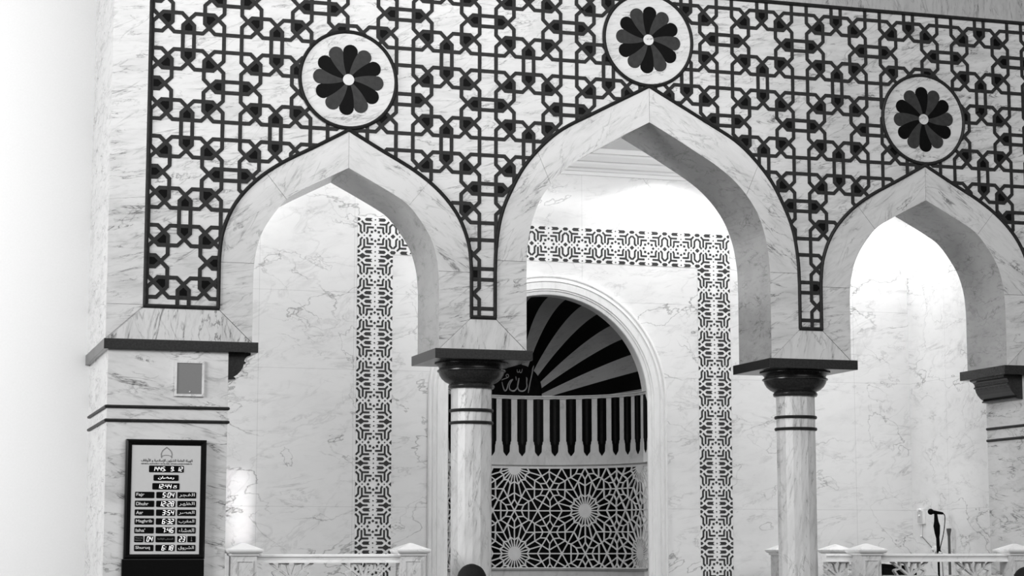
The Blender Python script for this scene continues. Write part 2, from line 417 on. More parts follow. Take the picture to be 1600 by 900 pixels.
def in_poly(x, z, pl):
    r_ = False; n = len(pl); j = n-1
    for i in range(n):
        if (pl[i][1] > z) != (pl[j][1] > z) and x < (pl[j][0]-pl[i][0])*(z-pl[i][1])/(pl[j][1]-pl[i][1])+pl[i][0]: r_ = not r_
        j = i
    return r_
def inside(x, z):
    if not (-.30 <= x <= 8.24 and zb <= z <= 5.768): return False
    for c, d in MED:
        if math.hypot(x-c, z-d) < MR: return False
    return not any(in_poly(x, z, p) for p in outer_polys)
def clipseg(p, q):
    n = 14; runs = []; cur = None
    for k in range(n+1):
        t = k/n; ok = inside(p[0]+(q[0]-p[0])*t, p[1]+(q[1]-p[1])*t)
        if ok and cur is None: cur = t if k == 0 else t - .5/n
        if not ok and cur is not None: runs.append((cur, t - .5/n)); cur = None
    if cur is not None: runs.append((cur, 1.0))
    L_ = lambda t: (p[0]+(q[0]-p[0])*t, p[1]+(q[1]-p[1])*t)
    return [(L_(a), L_(b)) for a, b in runs if b > a]
bars = MB(); fills = MB(); seen = set(); seenf = set()
BW = .031; jit = random.Random(2)
for iu in range(-1, 13):
    for iv in range(-4, 3):
        for su in (1, -1):
            for sv in (1, -1):
                tr = lambda p: (U0 + P*(iu + su*p[0]), W0 + P*(iv + sv*p[1]))
                for a, b in SEG:
                    A, B = tr(a), tr(b)
                    key = tuple(sorted([(round(A[0],3), round(A[1],3)), (round(B[0],3), round(B[1],3))]))
                    if key in seen: continue
                    seen.add(key)
                    for s0, s1 in clipseg(A, B): bars.bar(s0, s1, BW, -.0045 - jit.random()*.001, 0)
                for pl, isd in ((CAPS, 0), (CAPH, 1), (DIAG, 0)):
                    W = [tr(p) for p in pl]; cxx = sum(p[0] for p in W)/len(W); czz = sum(p[1] for p in W)/len(W)
                    key = (round(cxx,3), round(czz,3))
                    if key in seenf: continue
                    seenf.add(key)
                    if inside(cxx, czz):
                        fills.prism([(cxx+(x-cxx)*1.0, czz+(z-czz)*1.0) for x, z in W], -.003, 0, False)
bars.mi = 1; bars.add(fills.v, fills.f); bars.build('strapwork', [M_BAR, M_BLACK], inl)

# ------------------------------------------------------------------ flower medallions
MLAB = ['round marble medallion with a twelve petal flower above the left arch', 'round marble medallion with a twelve petal flower above the tallest middle arch', 'round marble medallion with a twelve petal flower above the right arch']
def petal_poly(a0, rr=.293, r0=.045, n=10):
    # teardrop sector with a slight swirl: sides bend clockwise, rounded tip
    half_ = math.pi/12
    def swirl(r): return -.24*((r-r0)/(rr-r0))
    L_ = []; Rr = []
    rs = [r0 + (rr*.80-r0)*k/n for k in range(n+1)]
    for r_ in rs:
        L_.append((r_, a0 + half_ + swirl(r_) )); Rr.append((r_, a0 - half_ + swirl(r_)))
    # rounded end
    am = a0 + swirl(rr*.8); w_ = rr*.80*math.tan(half_)
    cxp, czp = rr*.80*math.cos(am)*1.0, rr*.80*math.sin(am)
    tip = []
    for k in range(1, 12):
        q = math.pi/2 - math.pi*k/12
        tip.append((cxp + w_*(math.cos(q)*math.cos(am) - math.sin(q)*math.sin(am)), czp + w_*(math.cos(q)*math.sin(am) + math.sin(q)*math.cos(am))))
    pts = [(r_*math.cos(a), r_*math.sin(a)) for r_, a in L_] + tip + [(r_*math.cos(a), r_*math.sin(a)) for r_, a in Rr[::-1]]
    return pts
for mi, (mx, mz) in enumerate(MED):
    t = thing('flower_medallion', MLAB[mi], 'medallion', (mx, 0, mz), 'flower medallions on the arcade wall')
    circ = lambda r_, n=64: [(mx + r_*math.cos(2*math.pi*k/n), mz + r_*math.sin(2*math.pi*k/n)) for k in range(n)]
    mb = MB(); mb.prism(circ(.41), -.009, 0, False); mb.build('disc', M_FAC if mi != 1 else M_FAC, t)
    mb = MB(); mb.tube([(x, -.011, z) for x, z in circ(.405)], .0155, 8, closed=True); mb.build('ring', M_BAR, t, smooth=True)
    for k in range(12):
        mb = MB(); mb.prism([(mx+(-x if mi == 2 else x), mz+z) for x, z in petal_poly(R(97 + 30*k))], -.012 - (.0006 if k % 2 else 0), -.008)
        mb.build('petal', M_BLACK if k % 2 == 0 else M_PETAL, t)
    mb = MB(); mb.prism(circ(.047, 28), -.016, -.008, False); mb.build('centre_button', M_FAC, t)

# ------------------------------------------------------------------ columns
CAPP = [(.165, 2.295), (.188, 2.30), (.196, 2.312), (.196, 2.326), (.186, 2.336), (.190, 2.342), (.222, 2.358), (.252, 2.385), (.27, 2.415), (.277, 2.438), (.290, 2.445), (.290, 2.455), (.274, 2.463), (.272, 2.475), (.280, 2.488), (.302, 2.500), (.312, 2.506), (.312, 2.515), (.29, 2.519)]
def column(x, label):
    t = thing('marble_column', label, 'column', (x, .36, 0), 'columns of the arcade')
    mb = MB(); mb.lathe([(.172, .20), (.172, 2.30)], (x, .36), 16, a0=R(11.25)); mb.build('shaft', M_SHAFT, t)
    mb = MB(); mb.lathe(CAPP, (x, .36), 40); mb.build('capital', M_SLAB, t, smooth=True)
    for z in (2.115, 2.012):
        mb = MB(); mb.lathe([(.165, z-.013), (.184, z-.012), (.189, z), (.184, z+.012), (.165, z+.013)], (x, .36), 32); mb.build('ring', M_BAR, t, smooth=True)
    mb = MB(); mb.box((x-.42, -.035, 2.517), (x+.42, .765, 2.60), .004); mb.build('abacus', M_SLAB, t)
    mb = MB(); mb.lathe([(.26, .0), (.26, .08), (.235, .10), (.24, .13), (.22, .16), (.19, .18), (.172, .21)], (x, .36), 32); mb.build('base', M_SLAB, t, smooth=True)
column(2.486, 'polished marble column left of the niche with dark capital and slab')
column(5.468, 'polished marble column right of the niche with dark capital and slab')

# ------------------------------------------------------------------ piers
def pier(mir, label):
    sx = (lambda x: x) if not mir else (lambda x: 2*CX - x)
    def bx(mb, x0, y0, z0, x1, y1, z1, bev=0):
        a, b = sorted((sx(x0), sx(x1))); mb.box((a, y0, z0), (b, y1, z1), bev)
    t = thing('marble_pier', label, 'pier', (sx(-.1), .35, 0), 'piers of the arcade')
    mb = MB(); bx(mb, -.575, 0, 0, .370, T, 2.517); bx(mb, -.575, T, 0, -.08, YP, 2.517); mb.build('pier_body', M_PIER, t)
    mb = MB(); bx(mb, -.613, -.035, 2.517, .603, .765, 2.60, .004); bx(mb, -.613, .765, 2.517, -.08, YP, 2.60); mb.build('slab', M_SLAB, t)
    for z in (2.068, 1.96):
        mb = MB(); pts = [(-.583, YP-.1), (-.583, -.006), (.376, -.006), (.376, .69)]
        mb.tube([(sx(x), y, z) for x, y in pts[:2]], .0125, 8); mb.tube([(sx(x), y, z) for x, y in pts[1:3]], .0125, 8); mb.tube([(sx(x), y, z) for x, y in pts[2:]], .0125, 8)
        mb.sphere((sx(-.583), -.006, z), .0125, u=10, v=6); mb.sphere((sx(.376), -.006, z), .0125, u=10, v=6)
        mb.build('band', M_BAR, t, smooth=True, fixn=True)
    pr = [(0, 2.517), (.190, 2.517), (.188, 2.502), (.160, 2.492), (.143, 2.475), (.138, 2.455), (.150, 2.447), (.150, 2.437), (.134, 2.430), (.128, 2.405), (.110, 2.375), (.082, 2.345), (.055, 2.328), (.068, 2.320), (.068, 2.308), (.03, 2.305), (0, 2.305)]
    mb = MB(); mb.prism([(sx(.370 + a), z) for a, z in pr], .06, .66); mb.build('bracket', M_SLAB, t)
pier(False, 'broad marble pier at the left carrying the prayer time display')
pier(True, 'marble pier at the right edge with a dark bracket')

# ------------------------------------------------------------------ inlaid key pattern bands on the back wall
def patq():      # dark strokes and polygons of one quarter (x>=0 right, y>=0 up) in half-tile units
    strokes = [[(.12,.46),(.44,.46),(.44,.22),(.49,.13)], [(.12,.46),(.12,.46)],
               [(.27,.65),(.63,.65),(.63,.22)], [(.63,.65),(.76,.79)],
               [(.965,.665),(.83,.53),(.83,.22),(.75,.13)]]
    polys = []
    d = lambda x, y, r: polys.append([(x-r,y),(x,y-r),(x+r,y),(x,y+r)])
    return strokes, polys
def tile_shapes(h):      # full tile, h = half height of the tile (1.0 or 1.12)
    st, _ = patq(); S_, Pp = [], []
    for sx_ in (1, -1):
        for sy_ in (1, -1):
            for s_ in st:
                if len(s_) == 2 and s_[0] == s_[1]: continue
                S_.append([(x*sx_, y*sy_) for x, y in s_])
            # arrow hexagon of the outer row
            yc = .90
            Pp.append([(x*sx_, y*sy_) for x, y in [(.16,yc-.09),(.24,yc),(.16,yc+.09),(.52,yc+.09),(.61,yc),(.52,yc-.09)]])
            Pp.append([(x*sx_, y*sy_) for x, y in [(1.0,yc-.09),(1.0,yc+.09),(.91,yc+.09),(.83,yc),(.91,yc-.09)]])
            q = .065; Pp.append([(sx_*.2+a, sy_*.21+b) for a, b in [(-q,-q),(q,-q),(q,q),(-q,q)]])
    dm = lambda x, y, r: Pp.append([(x-r,y),(x,y-r),(x+r,y),(x,y+r)])
    for x, y in ((.29,0),(-.29,0),(0,.29),(0,-.29)): dm(x, y, .085)
    for x, y in ((.62,0),(-.62,0),(0,.62),(0,-.62),(0,.90),(0,-.90)): dm(x, y, .05)
    for s_ in (1, -1): Pp.append([(s_*1.0, -.13), (s_*1.0, .13), (s_*.86, 0)])
    return S_, Pp
HB = .174                 # half width of the bands in metres
def tile(mb, cx, cz, h=1.0, rot=False, kx=1.0):
    S_, Pp = tile_shapes(h)
    tr = lambda p: (cx + HB*kx*p[0], cz + HB*p[1])
    for s_ in S_:
        for a, b in zip(s_, s_[1:]): mb.bar(tr(a), tr(b), HB*.105, YB-.0065, YB-.004, ext=HB*.03)
    for p in Pp: mb.prism([tr(q) for q in p], YB-.0065, YB-.004, False)
def midrow(mb, cx, cz):
    for s_ in (1, -1):
        mb.prism([(cx+HB*s_*x, cz+HB*y) for x, y in [(.27,0),(.33,.05),(.56,.05),(.72,.17),(.88,.05),(1.0,.05),(1.0,-.05),(.88,-.05),(.72,-.17),(.56,-.05),(.33,-.05)]], YB-.0065, YB-.004)
    r_ = .045; mb.prism([(cx+HB*x, cz+HB*y) for x, y in [(-r_,0),(0,-r_),(r_,0),(0,r_)]], YB-.0065, YB-.004)
band = thing('key_pattern_band', 'dark and white geometric inlaid band framing the niche on three sides', 'inlaid band', (CX, YB, .2))
bx0, bx1, bz = CX-1.755, CX+1.755, 3.956
mb = MB(); mb.prism([(bx0-HB, .3), (bx0+HB, .3), (bx0+HB, bz-HB), (bx1-HB, bz-HB), (bx1-HB, .3), (bx1+HB, .3), (bx1+HB, bz+HB), (bx0-HB, bz+HB)], YB-.004, YB)
mb.build('white_ground', M_DOTW, band)
for bx_, nm in ((bx0, 'left_upright'), (bx1, 'right_upright')):
    mb = MB(); z = bz; k = 0
    while z > .5:
        if k: tile(mb, bx_, z)
        midrow(mb, bx_, z - .1985); z -= .397; k += 1
    mb.build('upright_key_pattern', M_DOTK, band)
mb = MB()
for k in range(11): tile(mb, bx0 + .351*k, bz, 1.0, kx=1.011 if 0 < k < 10 else 1.0)
mb.build('level_key_pattern', M_DOTK, band)

# ------------------------------------------------------------------ the prayer niche
ni = thing('prayer_niche', 'deep round arched prayer niche with striped half dome and pierced star screen', 'prayer niche', (CX, YB, 0))
def cyl(a, z, r=NR): return (CX + r*math.sin(R(a)), YB + r*math.cos(R(a)), z)    # a = 0 at the back, +90 right edge
# frame moulding swept round the opening
fp = [(1.226,0),(1.226,-.035),(1.215,-.045),(1.203,-.045),(1.196,-.032),(1.188,-.032),(1.182,-.045),(1.160,-.050),(1.152,-.036),(1.144,-.036),(1.138,-.046),(1.085,-.046),(1.078,-.036),(1.066,-.036),(1.060,-.026),(1.030,-.022),(1.024,-.012),(1.024,.12)]
path = [(-1, .0), (-1, NZ)] 
mb = MB(); n = len(fp); rows = []
def frow(cx_, cz_, ux, uz): return [(cx_ + r_*ux, YB + d, cz_ + r_*uz) for r_, d in fp]
rows.append([(CX - r_, YB + d, 0) for r_, d in fp])
for k in range(61):
    a = math.pi*k/60; rows.append([(CX - r_*math.cos(a), YB + d, NZ + r_*math.sin(a)) for r_, d in fp])
rows.append([(CX + r_, YB + d, 0) for r_, d in fp])
vs = [p for r_ in rows for p in r_]; fs = []
for i in range(len(rows)-1):
    for j in range(n-1): fs.append((i*n+j, i*n+j+1, (i+1)*n+j+1, (i+1)*n+j))
mb.add(vs, fs); mb.build('frame_moulding', M_FRAME, ni, fixn=True)
# curved wall: dark ground behind the screen, grey drum above
def drum(z0, z1, r, a0=-90, a1=90, step=3, thick=.0):
    mb = MB(); k = int((a1-a0)/step)
    vs = [cyl(a0 + (a1-a0)*i/k, z, r) for i in range(k+1) for z in (z0, z1)]
    mb.add(vs, [(2*i, 2*i+1, 2*i+3, 2*i+2) for i in range(k)]); return mb
drum(0, .77, NR).build('dado', M_NICHE, ni, smooth='full')
drum(.76, 1.82, NR+.006).build('screen_ground', M_BLACK, ni, smooth='full')
drum(1.812, 2.52, NR).build('drum_wall', M_NICHE, ni, smooth='full')
def rimband(z, h, d, mat, name):
    mb = MB(); K = 60; prof = [(NR+.03, z), (NR-d, z), (NR-d-.006, z+h*.35), (NR-d, z+h*.5), (NR-d-.012, z+h*.8), (NR-d-.01, z+h), (NR+.03, z+h)]
    vs = [cyl(-90+180*i/K, zz, rr) for i in range(K+1) for rr, zz in prof]; m_ = len(prof)
    mb.add(vs, [(i*m_+j, i*m_+j+1, (i+1)*m_+j+1, (i+1)*m_+j) for i in range(K) for j in range(m_-1)])
    mb.build(name, mat, ni, fixn=True)
rimband(2.492, .036, .006, M_NICHE, 'cornice')
rimband(1.806, .016, .012, M_NICHE, 'screen_rail')
rimband(.752, .022, .016, M_NICHE, 'screen_rail')
# black flutes hanging under the cornice
for k in range(-8, 11):
    a = 2.6 + 9.45*k
    if abs(a) > 88.5: continue
    hw = .052; D = math.degrees(1/NR)
    ol = [(hw, 2.494), (hw, 2.06), (hw-.008, 2.052), (hw-.008, 2.03), (hw-.014, 2.022), (.034, 1.955), (.030, 1.945), (0, 1.908)]
    poly = [(x, z) for x, z in ol] + [(-x, z) for x, z in ol[::-1][1:]]
    mb = MB(); m_ = len(poly)
    mb.add([cyl(a + x*D, z, NR-.006) for x, z in poly] + [cyl(a + x*D, z, NR+.001) for x, z in poly], [list(range(m_))] + [(i, (i+1)%m_, (i+1)%m_+m_, i+m_) for i in range(m_)])
    o = mb.build('flute', M_BLACK, ni, fixn=True)
    ol = [(.014, 2.494), (.014, 2.06), (.009, 2.035), (0, 2.02)]; poly = ol + [(-x, z) for x, z in ol[::-1][1:]]; m_ = len(poly)
    mb = MB(); mb.add([cyl(a + x*D, z, NR-.011) for x, z in poly] + [cyl(a + x*D, z, NR-.005) for x, z in poly], [list(range(m_))] + [(i, (i+1)%m_, (i+1)%m_+m_, i+m_) for i in range(m_)])
    mb.build('flute_rib', plain('black_rib_stone', .009, .4, .1, .3, 25), o, fixn=True)
# striped half dome
bounds = [-2.6 + 10.04*k for k in range(0, 20)]
for k in range(len(bounds)-1):
    a0, a1 = max(bounds[k], .5), min(bounds[k+1], 179.5)
    if a1 <= a0: continue
    mb = MB(); na, nb = 5, 40; ok = {}
    vs = []; 
    for i in range(na+1):
        th = R(a0 + (a1-a0)*i/na)
        for j in range(nb+1):
            ph = R(89.6*j/nb); rr = NR+.004
            x, y, z = rr*math.cos(ph)*math.cos(th), rr*math.sin(ph), NZ + rr*math.cos(ph)*math.sin(th)
            if z < 2.51: 
                z = 2.51
            vs.append((CX+x, YB+y, z))
    fs = []
    for i in range(na):
        for j in range(nb):
            q = [i*(nb+1)+j, i*(nb+1)+j+1, (i+1)*(nb+1)+j+1, (i+1)*(nb+1)+j]
            if all(vs[w][2] <= 2.5101 for w in q): continue
            fs.append(q)
    if fs:
        mb.add(vs, fs); mb.build('dome_stripe', M_BLACK if k % 2 else M_STRIPE, ni, smooth='full')
# emblem plate at the back of the dome, with lettering
def dome_y(x, z, off): 
    q = NR*NR - (x-CX)**2 - (z-NZ)**2; return YB + math.sqrt(max(q, .01)) - off
EX, EZ, EA, EB = 3.93, 2.528, .285, .315
mb = MB(); vs = []; fs = []; nr, nt_ = 8, 32
for i in range(nr+1):
    for j in range(nt_+1):
        a = math.pi*j/nt_; x = EX + EA*i/nr*math.cos(a); z = EZ + EB*i/nr*math.sin(a)**.8 if j not in (0, nt_) else EZ
        vs.append((x, dome_y(x, z, .012), z))
for i in range(nr):
    for j in range(nt_): q = i*(nt_+1)+j; fs.append((q, q+1, q+nt_+2, q+nt_+1))
o0 = len(vs)
for j in range(nt_+1):
    x, y, z = vs[nr*(nt_+1)+j]; vs.append((x, y+.02, z))
for j in range(nt_): fs.append((nr*(nt_+1)+j, nr*(nt_+1)+j+1, o0+j+1, o0+j))
mb.add(vs, fs); emb = mb.build('emblem_plate', M_BLACK, ni, smooth='full', fixn=True)
ST = [[(4.108,2.832,.6),(4.102,2.80,1.3),(4.1,2.751,1),(4.088,2.663,1),(4.078,2.59,1),(4.074,2.556,.5)],
 [(4.043,2.715,.5),(4.05,2.70,1.2),(4.052,2.662,1),(4.056,2.618,1),(4.038,2.585,1.1),(4.004,2.572,1.3),(3.97,2.587,1.1),(3.958,2.631,1),(3.964,2.70,1)],
 [(3.966,2.704,1),(3.962,2.645,1),(3.95,2.601,1),(3.92,2.573,1.3),(3.882,2.581,1.2),(3.867,2.612,1),(3.878,2.655,.9),(3.901,2.69,.9)],
 [(3.901,2.69,.9),(3.874,2.675,.9),(3.853,2.635,1),(3.842,2.59,1),(3.821,2.571,1.2),(3.80,2.605,1),(3.783,2.660,.6)],
 [(3.939,2.791,.5),(3.941,2.770,.7),(3.952,2.762,.7),(3.963,2.772,.6),(3.966,2.79,.5)],
 [(3.966,2.772,.5),(3.974,2.760,.7),(3.988,2.765,.7),(3.993,2.796,.5)],
 [(3.931,2.72,.6),(3.936,2.70,.9),(3.939,2.681,.4)],
 [(3.777,2.678,.4),(3.80,2.690,.7),(3.835,2.703,.7),(3.851,2.716,.7),(3.845,2.736,.6),(3.828,2.738,.6),(3.823,2.722,.6),(3.836,2.708,.5)]]
mb = MB()
for s_ in ST:
    pl = smoothcurve([(a, b) for a, b, _ in s_], 5); wl = []
    for i in range(len(s_)-1):
        for q in range(5): wl.append(s_[i][2] + (s_[i+1][2]-s_[i][2])*q/5)
    wl.append(s_[-1][2])
    mb.tube([(x, dome_y(x, z, .016), z) for x, z in pl], .0, 8, rad=[.0068*w for w in wl])
mb.build('lettering', M_GOLD, emb, smooth=True, fixn=True)

# star screen: six-fold pattern wrapped on the drum
LU = .868
def seg_fund():
    s30, c30 = .5, math.cos(R(30))
    pol = lambda r_, a: (r_*math.cos(R(a)), r_*math.sin(R(a)))
    i0, o15, i30 = pol(.160, 0), pol(.198, 15), pol(.160, 30)
    A, B, C_, D_, E_ = (.292, 0), (.340, .089), (.247, .1426), (.3775, .218), (.389, .178)
    F, G, H, I, M_, T_ = (.4295, .0406), (.367, 0), (.433, .117), (.5, .088), (.5, 0), (.5, .2887)
    return [(pol(.07,0), i0), (pol(.07,15), o15), (pol(.07,30), i30), (i0, o15), (o15, i30), (i0, G), (o15, B), (i30, T_),
            (A, B), (B, E_), (C_, B), (B, F), (F, M_), (G, F), (F, H), (H, E_), (H, I), (E_, (.5, .178)), (E_, D_), (M_, T_)]
SF = seg_fund()
Dg = math.degrees(1/NR)
def mapped_seg(mb, p, q, a_c, z_c, wd):
    # p, q in units L, x' = up, y' = right
    A = (a_c + p[1]*LU*Dg*.983, z_c + p[0]*LU); B = (a_c + q[1]*LU*Dg*.983, z_c + q[0]*LU)
    zlo, zhi = .772, 1.800
    # clip in z and angle
    t0, t1 = 0.0, 1.0
    for lo, hi, a, b in ((zlo, zhi, A[1], B[1]), (-89.5, 89.5, A[0], B[0])):
        d = b-a
        if abs(d) < 1e-9:
            if a < lo or a > hi: return
            continue
        u0, u1 = sorted(((lo-a)/d, (hi-a)/d)); t0 = max(t0, u0); t1 = min(t1, u1)
    if t1 - t0 < 1e-4: return
    L2 = lambda t: (A[0]+(B[0]-A[0])*t, A[1]+(B[1]-A[1])*t)
    A, B = L2(t0), L2(t1)
    dx, dz = (B[0]-A[0])/Dg, B[1]-A[1]; l = math.hypot(dx, dz)
    if l < .002: return
    nx, nz = -dz/l*wd/2, dx/l*wd/2; ns = max(1, int(abs(B[0]-A[0])/4)+1)
    e = wd*.3/l
    vs = []; fs = []
    for k in range(ns+1):
        t = -e + (1+2*e)*k/ns; x, z = A[0]+(B[0]-A[0])*t, A[1]+(B[1]-A[1])*t
        for s_ in (1, -1):
            for r_ in (NR-.009, NR+.008): vs.append(cyl(x + s_*nx*Dg, z + s_*nz, r_))
    for k in range(ns):
        a = 4*k; fs += [(a, a+2, a+6, a+4), (a, a+4, a+5, a+1), (a+2, a+3, a+7, a+6)]
    mb.add(vs, fs)
mb = MB(); done = set()
centres = []
for k in range(-3, 4):
    for j in range(-3, 4):
        a_c = -2.1 + 41.2*k; z_c = (.920 if k % 2 == 0 else 1.353) + .868*j
        if z_c < .2 or z_c > 2.4 or abs(a_c) > 130: continue
        centres.append((a_c, z_c))
for a_c, z_c in centres:
    for rk in range(6):
        for fl in (1, -1):
            ang = R(60*rk)
            for p, q in SF:
                w2 = []
                for x, y in (p, q):
                    y *= fl; w2.append((x*math.cos(ang)-y*math.sin(ang), x*math.sin(ang)+y*math.cos(ang)))
                key = tuple(sorted((round(z_c+a*LU, 2), round(a_c+b*LU*Dg*.983, 0)) for a, b in w2))
                key2 = (round(z_c+(w2[0][0]+w2[1][0])/2*LU, 2), round((a_c+(w2[0][1]+w2[1][1])/2*LU*Dg*.983)*.5, 1), round(abs(w2[0][0]-w2[1][0]), 2))
                if key2 in done: continue
                done.add(key2)
                mapped_seg(mb, w2[0], w2[1], a_c, z_c, .0125)
    # solid rosette hub
    vs = []; nn = 24
    for k in range(nn):
        a = 2*math.pi*k/nn; vs.append((a_c + .082*LU*math.sin(a)*Dg, z_c + .082*LU*math.cos(a)))
    if abs(a_c) < 89:
        vs = [(min(max(a, -89.5), 89.5), min(max(z, .772), 1.80)) for a, z in vs]
        if max(z for a, z in vs) - min(z for a, z in vs) > .02:
            mb.add([cyl(a, z, NR-.0095) for a, z in vs], [list(range(nn))])
for z0_, z1_ in ((1.793, 1.804), (.769, .780)):
    for k in range(60):
        mb.add([cyl(-89.5+179*(k+u)/60, z, r_) for u in (0, 1) for z, r_ in ((z0_, NR+.005), (z0_, NR-.0105), (z1_, NR-.0105), (z1_, NR+.005))], [(0,1,5,4),(1,2,6,5),(2,3,7,6)])
mb.build('star_screen', M_LATT, ni)

# ------------------------------------------------------------------ wall loudspeaker grille on the left pier
t = thing('wall_speaker', 'small rectangular grey speaker grille set in the left pier', 'speaker', (.065, 0, 2.30))
mb = MB(); x0, x1, z0, z1 = -.055, .178, 2.158, 2.440
for a, b in (((x0, z0), (x1, z0+.018)), ((x0, z1-.018), (x1, z1)), ((x0, z0+.018), (x0+.018, z1-.018)), ((x1-.018, z0+.018), (x1, z1-.018))): mb.box((a[0], -.018, a[1]), (b[0], 0, b[1]))
mb.build('frame', M_RAIL, t)
mb = MB(); mb.box((x0+.018, -.012, z0+.018), (x1-.018, 0, z1-.018)); mb.build('grille', M_GRILLE, t)
mb = MB(); mb.lathe([(.0, 0), (.006, 0), (.006, .004)], (0, 0), 10); 
mb = MB(); mb.sphere((.067, -.013, 2.195), .006, u=10, v=6); mb.build('screw', M_PRINT, t, smooth=True)

# ------------------------------------------------------------------ prayer time display
CY = -.06
t = thing('prayer_time_display', 'black framed prayer time display with lit digits on the left pier', 'display', (-.11, CY, .885))
fx0, fx1, fz0, fz1 = -.425, .202, .885, 1.812
ix0, ix1, iz0, iz1 = -.379, .158, .922, 1.768
mb = MB()
def framebar(a, b, c, d, yo, yi):   # mitred bar: outer a-b, inner d-c
    mb.add([(a[0], yo, a[1]), (b[0], yo, b[1]), (c[0], yi, c[1]), (d[0], yi, d[1]), (a[0], 0, a[1]), (b[0], 0, b[1]), (c[0], 0, c[1]), (d[0], 0, d[1])],
           [(0,1,2,3), (0,4,5,1), (3,2,6,7)])
O = [(fx0, fz0), (fx1, fz0), (fx1, fz1), (fx0, fz1)]
MID = [(fx0+.016, fz0+.016), (fx1-.016, fz0+.016), (fx1-.016, fz1-.016), (fx0+.016, fz1-.016)]
II = [(ix0, iz0), (ix1, iz0), (ix1, iz1), (ix0, iz1)]
for k in range(4):
    j = (k+1) % 4; framebar(O[k], O[j], MID[j], MID[k], CY+.006, CY-.008); framebar(MID[k], MID[j], II[j], II[k], CY-.008, CY+.004)
mb.build('frame', M_BLKPL, t, fixn=True)
mb = MB(); mb.box((ix0-.002, CY+.008, iz0-.002), (ix1+.002, -.002, iz1+.002)); face = mb.build('face', M_FACE, t)
YF = CY + .008
rows_z = [(1.405, 1.362), (1.350, 1.307), (1.295, 1.252), (1.240, 1.197), (1.185, 1.142), (1.130, 1.087)]
PX, PZ = None, None
def fr(u, v):                      # u, v: fractions of the 4x crop frame -> metres on the display
    x = -.425 + (u - 272)/ (774-272) * .627; return x
def panel(u0, u1, v0, v1):         # in pixels of the 4x crop, rectified
    # rows: v 375 -> z 1.404, v 745 -> z .945
    zz = lambda v: 1.404 - (v - 375)*(1.404-.945)/(745-375)
    xs = lambda u, v: -.428 + (u - (272 - (v-45)*.032)) / 502 * .630
    vm = (v0+v1)/2
    a, b, c, d = xs(u0, vm), xs(u1, vm), zz(v1), zz(v0)
    r_ = .006; pts = []
    for cx_, cz_, q0 in ((b-r_, d-r_, 0), (a+r_, d-r_, 90), (a+r_, c+r_, 180), (b-r_, c+r_, 270)):
        for k in range(4): q = R(q0+30*k); pts.append((cx_+r_*math.cos(q), cz_+r_*math.sin(q)))
    mb = MB(); mb.prism(pts, YF-.003, YF+.001, False); mb.build('readout_window', M_BLKMT, t)
    return a, b, c, d
SEGS = {'0':'abcdef','1':'bc','2':'abged','3':'abgcd','4':'fgbc','5':'afgcd','6':'afgedc','7':'abc','8':'abcdefg','9':'abcdfg'}
def digits(txt, xr, zc, h=.026, mat=None, w=None):
    """slanted seven segment digits, right aligned at xr"""
    w = w or h*.56; th = h*.125; mb = MB(); x = xr; sl = .18
    P_ = lambda x_, z_: (x_ + z_*sl, zc + z_)
    for ch in txt[::-1]:
        if ch in SEGS:
            x -= w; hh = h/2
            L_ = {'a':((x,hh),(x+w*.8,hh)),'b':((x+w*.8,hh),(x+w*.8,0)),'c':((x+w*.8,0),(x+w*.8,-hh)),'d':((x,-hh),(x+w*.8,-hh)),'e':((x,-hh),(x,0)),'f':((x,0),(x,hh)),'g':((x,0),(x+w*.8,0))}
            for s_ in SEGS[ch]:
                a, b = L_[s_]; mb.bar(P_(*a), P_(*b), th, YF-.0045, YF-.002, ext=0)
            x -= w*.30
        elif ch == ':':
            x -= w*.3
            for zz in (h*.22, -h*.25): p = P_(x+w*.05, zz); mb.bar((p[0]-th*.5, p[1]), (p[0]+th*.6, p[1]), th*1.1, YF-.0045, YF-.002, ext=0)
            x -= w*.25
        elif ch == '.':
            x -= w*.3; p = P_(x, -h*.35); mb.bar((p[0]-th*.6, p[1]), (p[0]+th*.8, p[1]), th*1.3, YF-.0045, YF-.002, ext=0); x -= w*.2
        elif ch == ' ': x -= w*.75
    mb.build('digits', mat or M_LED, t); return x
def text(s_, x0, x1, zc, h, mat, parent, name='lettering', arab=False, y=None):
    cu = bpy.data.curves.new(name, 'FONT'); cu.body = s_; cu.extrude = .0006; cu.size = 1.0; cu.offset = .012 if not arab else .008
    o = bpy.data.objects.new(name, cu); COL.objects.link(o)
    bpy.context.view_layer.update()
    dg = bpy.context.evaluated_depsgraph_get(); me = bpy.data.meshes.new_from_object(o.evaluated_get(dg)); COL.objects.unlink(o); bpy.data.objects.remove(o)
    if not me.vertices: return None
    xs = [v.co.x for v in me.vertices]; ys = [v.co.y for v in me.vertices]
    sx_ = (x1-x0)/(max(xs)-min(xs)); sy_ = h/(max(ys)-min(ys))
    yy = (YF-.0012 if mat in (M_INK,) else YF-.0038) if y is None else y
    xm_, ym_, yc_ = min(xs), min(ys), (max(ys)+min(ys))/2
    for v in me.vertices:
        v.co = Vector((x0 + (v.co.x-xm_)*sx_, yy - v.co.z, zc + (v.co.y-yc_)*sy_))
    me.materials.clear(); me.materials.append(mat)
    for p in me.polygons: p.material_index = 0
    o = bpy.data.objects.new(name, me); COL.objects.link(o)
    if parent is not None: o.parent = parent; o.matrix_parent_inverse = Matrix.Translation(-Vector(parent.location))
    return o
